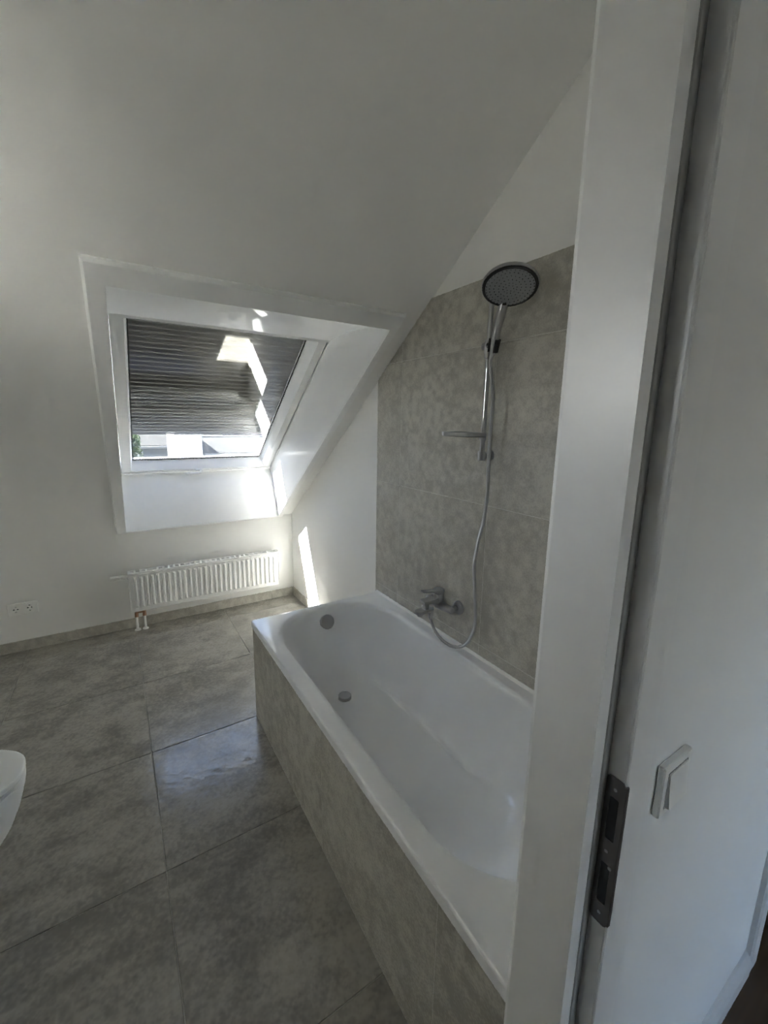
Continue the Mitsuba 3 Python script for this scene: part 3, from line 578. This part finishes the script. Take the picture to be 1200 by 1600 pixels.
def house(name, x0, x1, y0, y1, ze, zr, wallm, roofm, label):
    "gabled house, ridge along x: walls, two roof slopes, white eaves boards, windows with panes"
    ym = (y0 + y1) / 2
    put(name + '__wall', extr([(y0, -7.0), (y1, -7.0), (y1, ze), (ym, zr), (y0, ze)], YZ, x0, x1), wallm)
    t = (zr - ze) / (ym - y0)
    for s in (-1, 1):
        ya = ym + s * (ym - y0 + 0.45); za = ze - 0.45 * t
        put(name + '__roof', extr([(ym, zr + 0.02), (ya, za + 0.02), (ya, za + 0.16), (ym, zr + 0.16)], YZ, x0 - 0.3, x1 + 0.3), roofm)
    put(name + '__gutter', bx(x0 - 0.3, x1 + 0.3, y0 - 0.62, y0 - 0.45, ze - 0.45 * t - 0.05, ze - 0.45 * t + 0.12, 0.02), 'mat_ext_trim')
    put(name + '__ridge_cap', bx(x0 - 0.3, x1 + 0.3, ym - 0.12, ym + 0.12, zr + 0.08, zr + 0.22, 0.03), 'mat_ext_trim')
    n = max(2, int((x1 - x0) / 2.2))
    for r in range(2):
        for k in range(n):
            xc = x0 + (x1 - x0) * (k + 0.5) / n; z0 = -5.8 + 2.8 * r
            w = put(name + '__window', bx(xc - 0.5, xc + 0.5, y0 - 0.03, y0 + 0.05, z0, z0 + 1.3, 0.01), 'mat_frame')
            put(w + '__window_pane', bx(xc - 0.42, xc + 0.42, y0 - 0.035, y0 - 0.025, z0 + 0.08, z0 + 1.22), 'mat_window_dark')
    tag(name, label, 'house')
house('house', 3.15, 12.5, 21.5, 27.5, -0.30, 0.36, 'mat_ext_wall', 'mat_ext_roof', 'house with flat brown roof and white edges seen through the window gap')
put('garden_house__wall', bx(1.36, 2.70, 20.6, 24.0, -7.0, 0.95, 0.02), 'mat_ext_white')
put('garden_house__roof', bx(1.36, 2.74, 20.5, 24.1, 0.95, 1.1, 0.02), 'mat_ext_roof')
put('garden_house__door', bx(1.7, 2.3, 20.57, 20.62, -7.0, -5.0, 0.01), 'mat_window_dark')
tag('garden_house', 'narrow bright white building block beside the brown roof outside', 'house')
house('house_001', 0.2, 5.5, 30.0, 36.0, -0.1, 1.9, 'mat_ext_blue', 'mat_ext_roof', 'pale bluish house behind the white railing outside')
rl = 'balcony_railing'
put(rl + '__rail', bx(0.04, 1.34, 20.0, 20.05, -0.36, -0.30, 0.01), 'mat_ext_white')
put(rl + '__rail', bx(0.04, 1.34, 20.0, 20.05, -0.62, -0.57, 0.01), 'mat_ext_white')
for x in (0.08, 0.48, 0.9, 1.3): put(rl + '__post', bx(x - 0.03, x + 0.03, 20.0, 20.06, -1.4, -0.28, 0.01), 'mat_ext_white')
put(rl + '__deck', bx(0.02, 1.34, 19.95, 23.5, -7.0, -1.4, 0.02), 'mat_ext_wall')
tag(rl, 'white balcony railing in front of the pale house outside', 'railing')
def tree(name, x, y, zc, r, label):
    rg = np.random.default_rng(11 + int(abs(x) * 10))
    put(name + '__trunk', tube(catmull([(x, y, -7.0), (x + .1, y, -4.0), (x, y + .1, zc - r * .4), (x, y, zc + r * .3)], 6), np.linspace(0.17, 0.05, 19), 10), 'mat_trunk', smooth=40)
    n = 3200; d = rg.normal(size=(n, 3)); d /= np.linalg.norm(d, axis=1, keepdims=True)
    c = np.array([x, y, zc]) + d * (r * (0.55 + 0.45 * rg.random((n, 1))) * (0.8 + 0.35 * meshkit.noise(d * 2.2 + 5)[:, None])) * np.array([1, 1, 1.15])
    a = rg.normal(size=(n, 3)); a /= np.linalg.norm(a, axis=1, keepdims=True); b = np.cross(a, rg.normal(size=(n, 3))); b /= np.linalg.norm(b, axis=1, keepdims=True)
    s = 0.05 + 0.05 * rg.random((n, 1))
    V = np.stack([c + a * s * 1.5, c + b * s * 0.7, c - a * s * 1.5, c - b * s * 0.7], 1).reshape(-1, 3)
    i = np.arange(n)[:, None] * 4
    put(name + '__leaves', (V, np.vstack([i + [0, 1, 2], i + [0, 2, 3]])), 'mat_leaf'); tag(name + '__leaves', kind='stuff')
    tag(name, label, 'tree')
tree('leafy_tree', -1.05, 21.5, 0.1, 1.05, 'green leafy tree outside at the left end of the window gap')
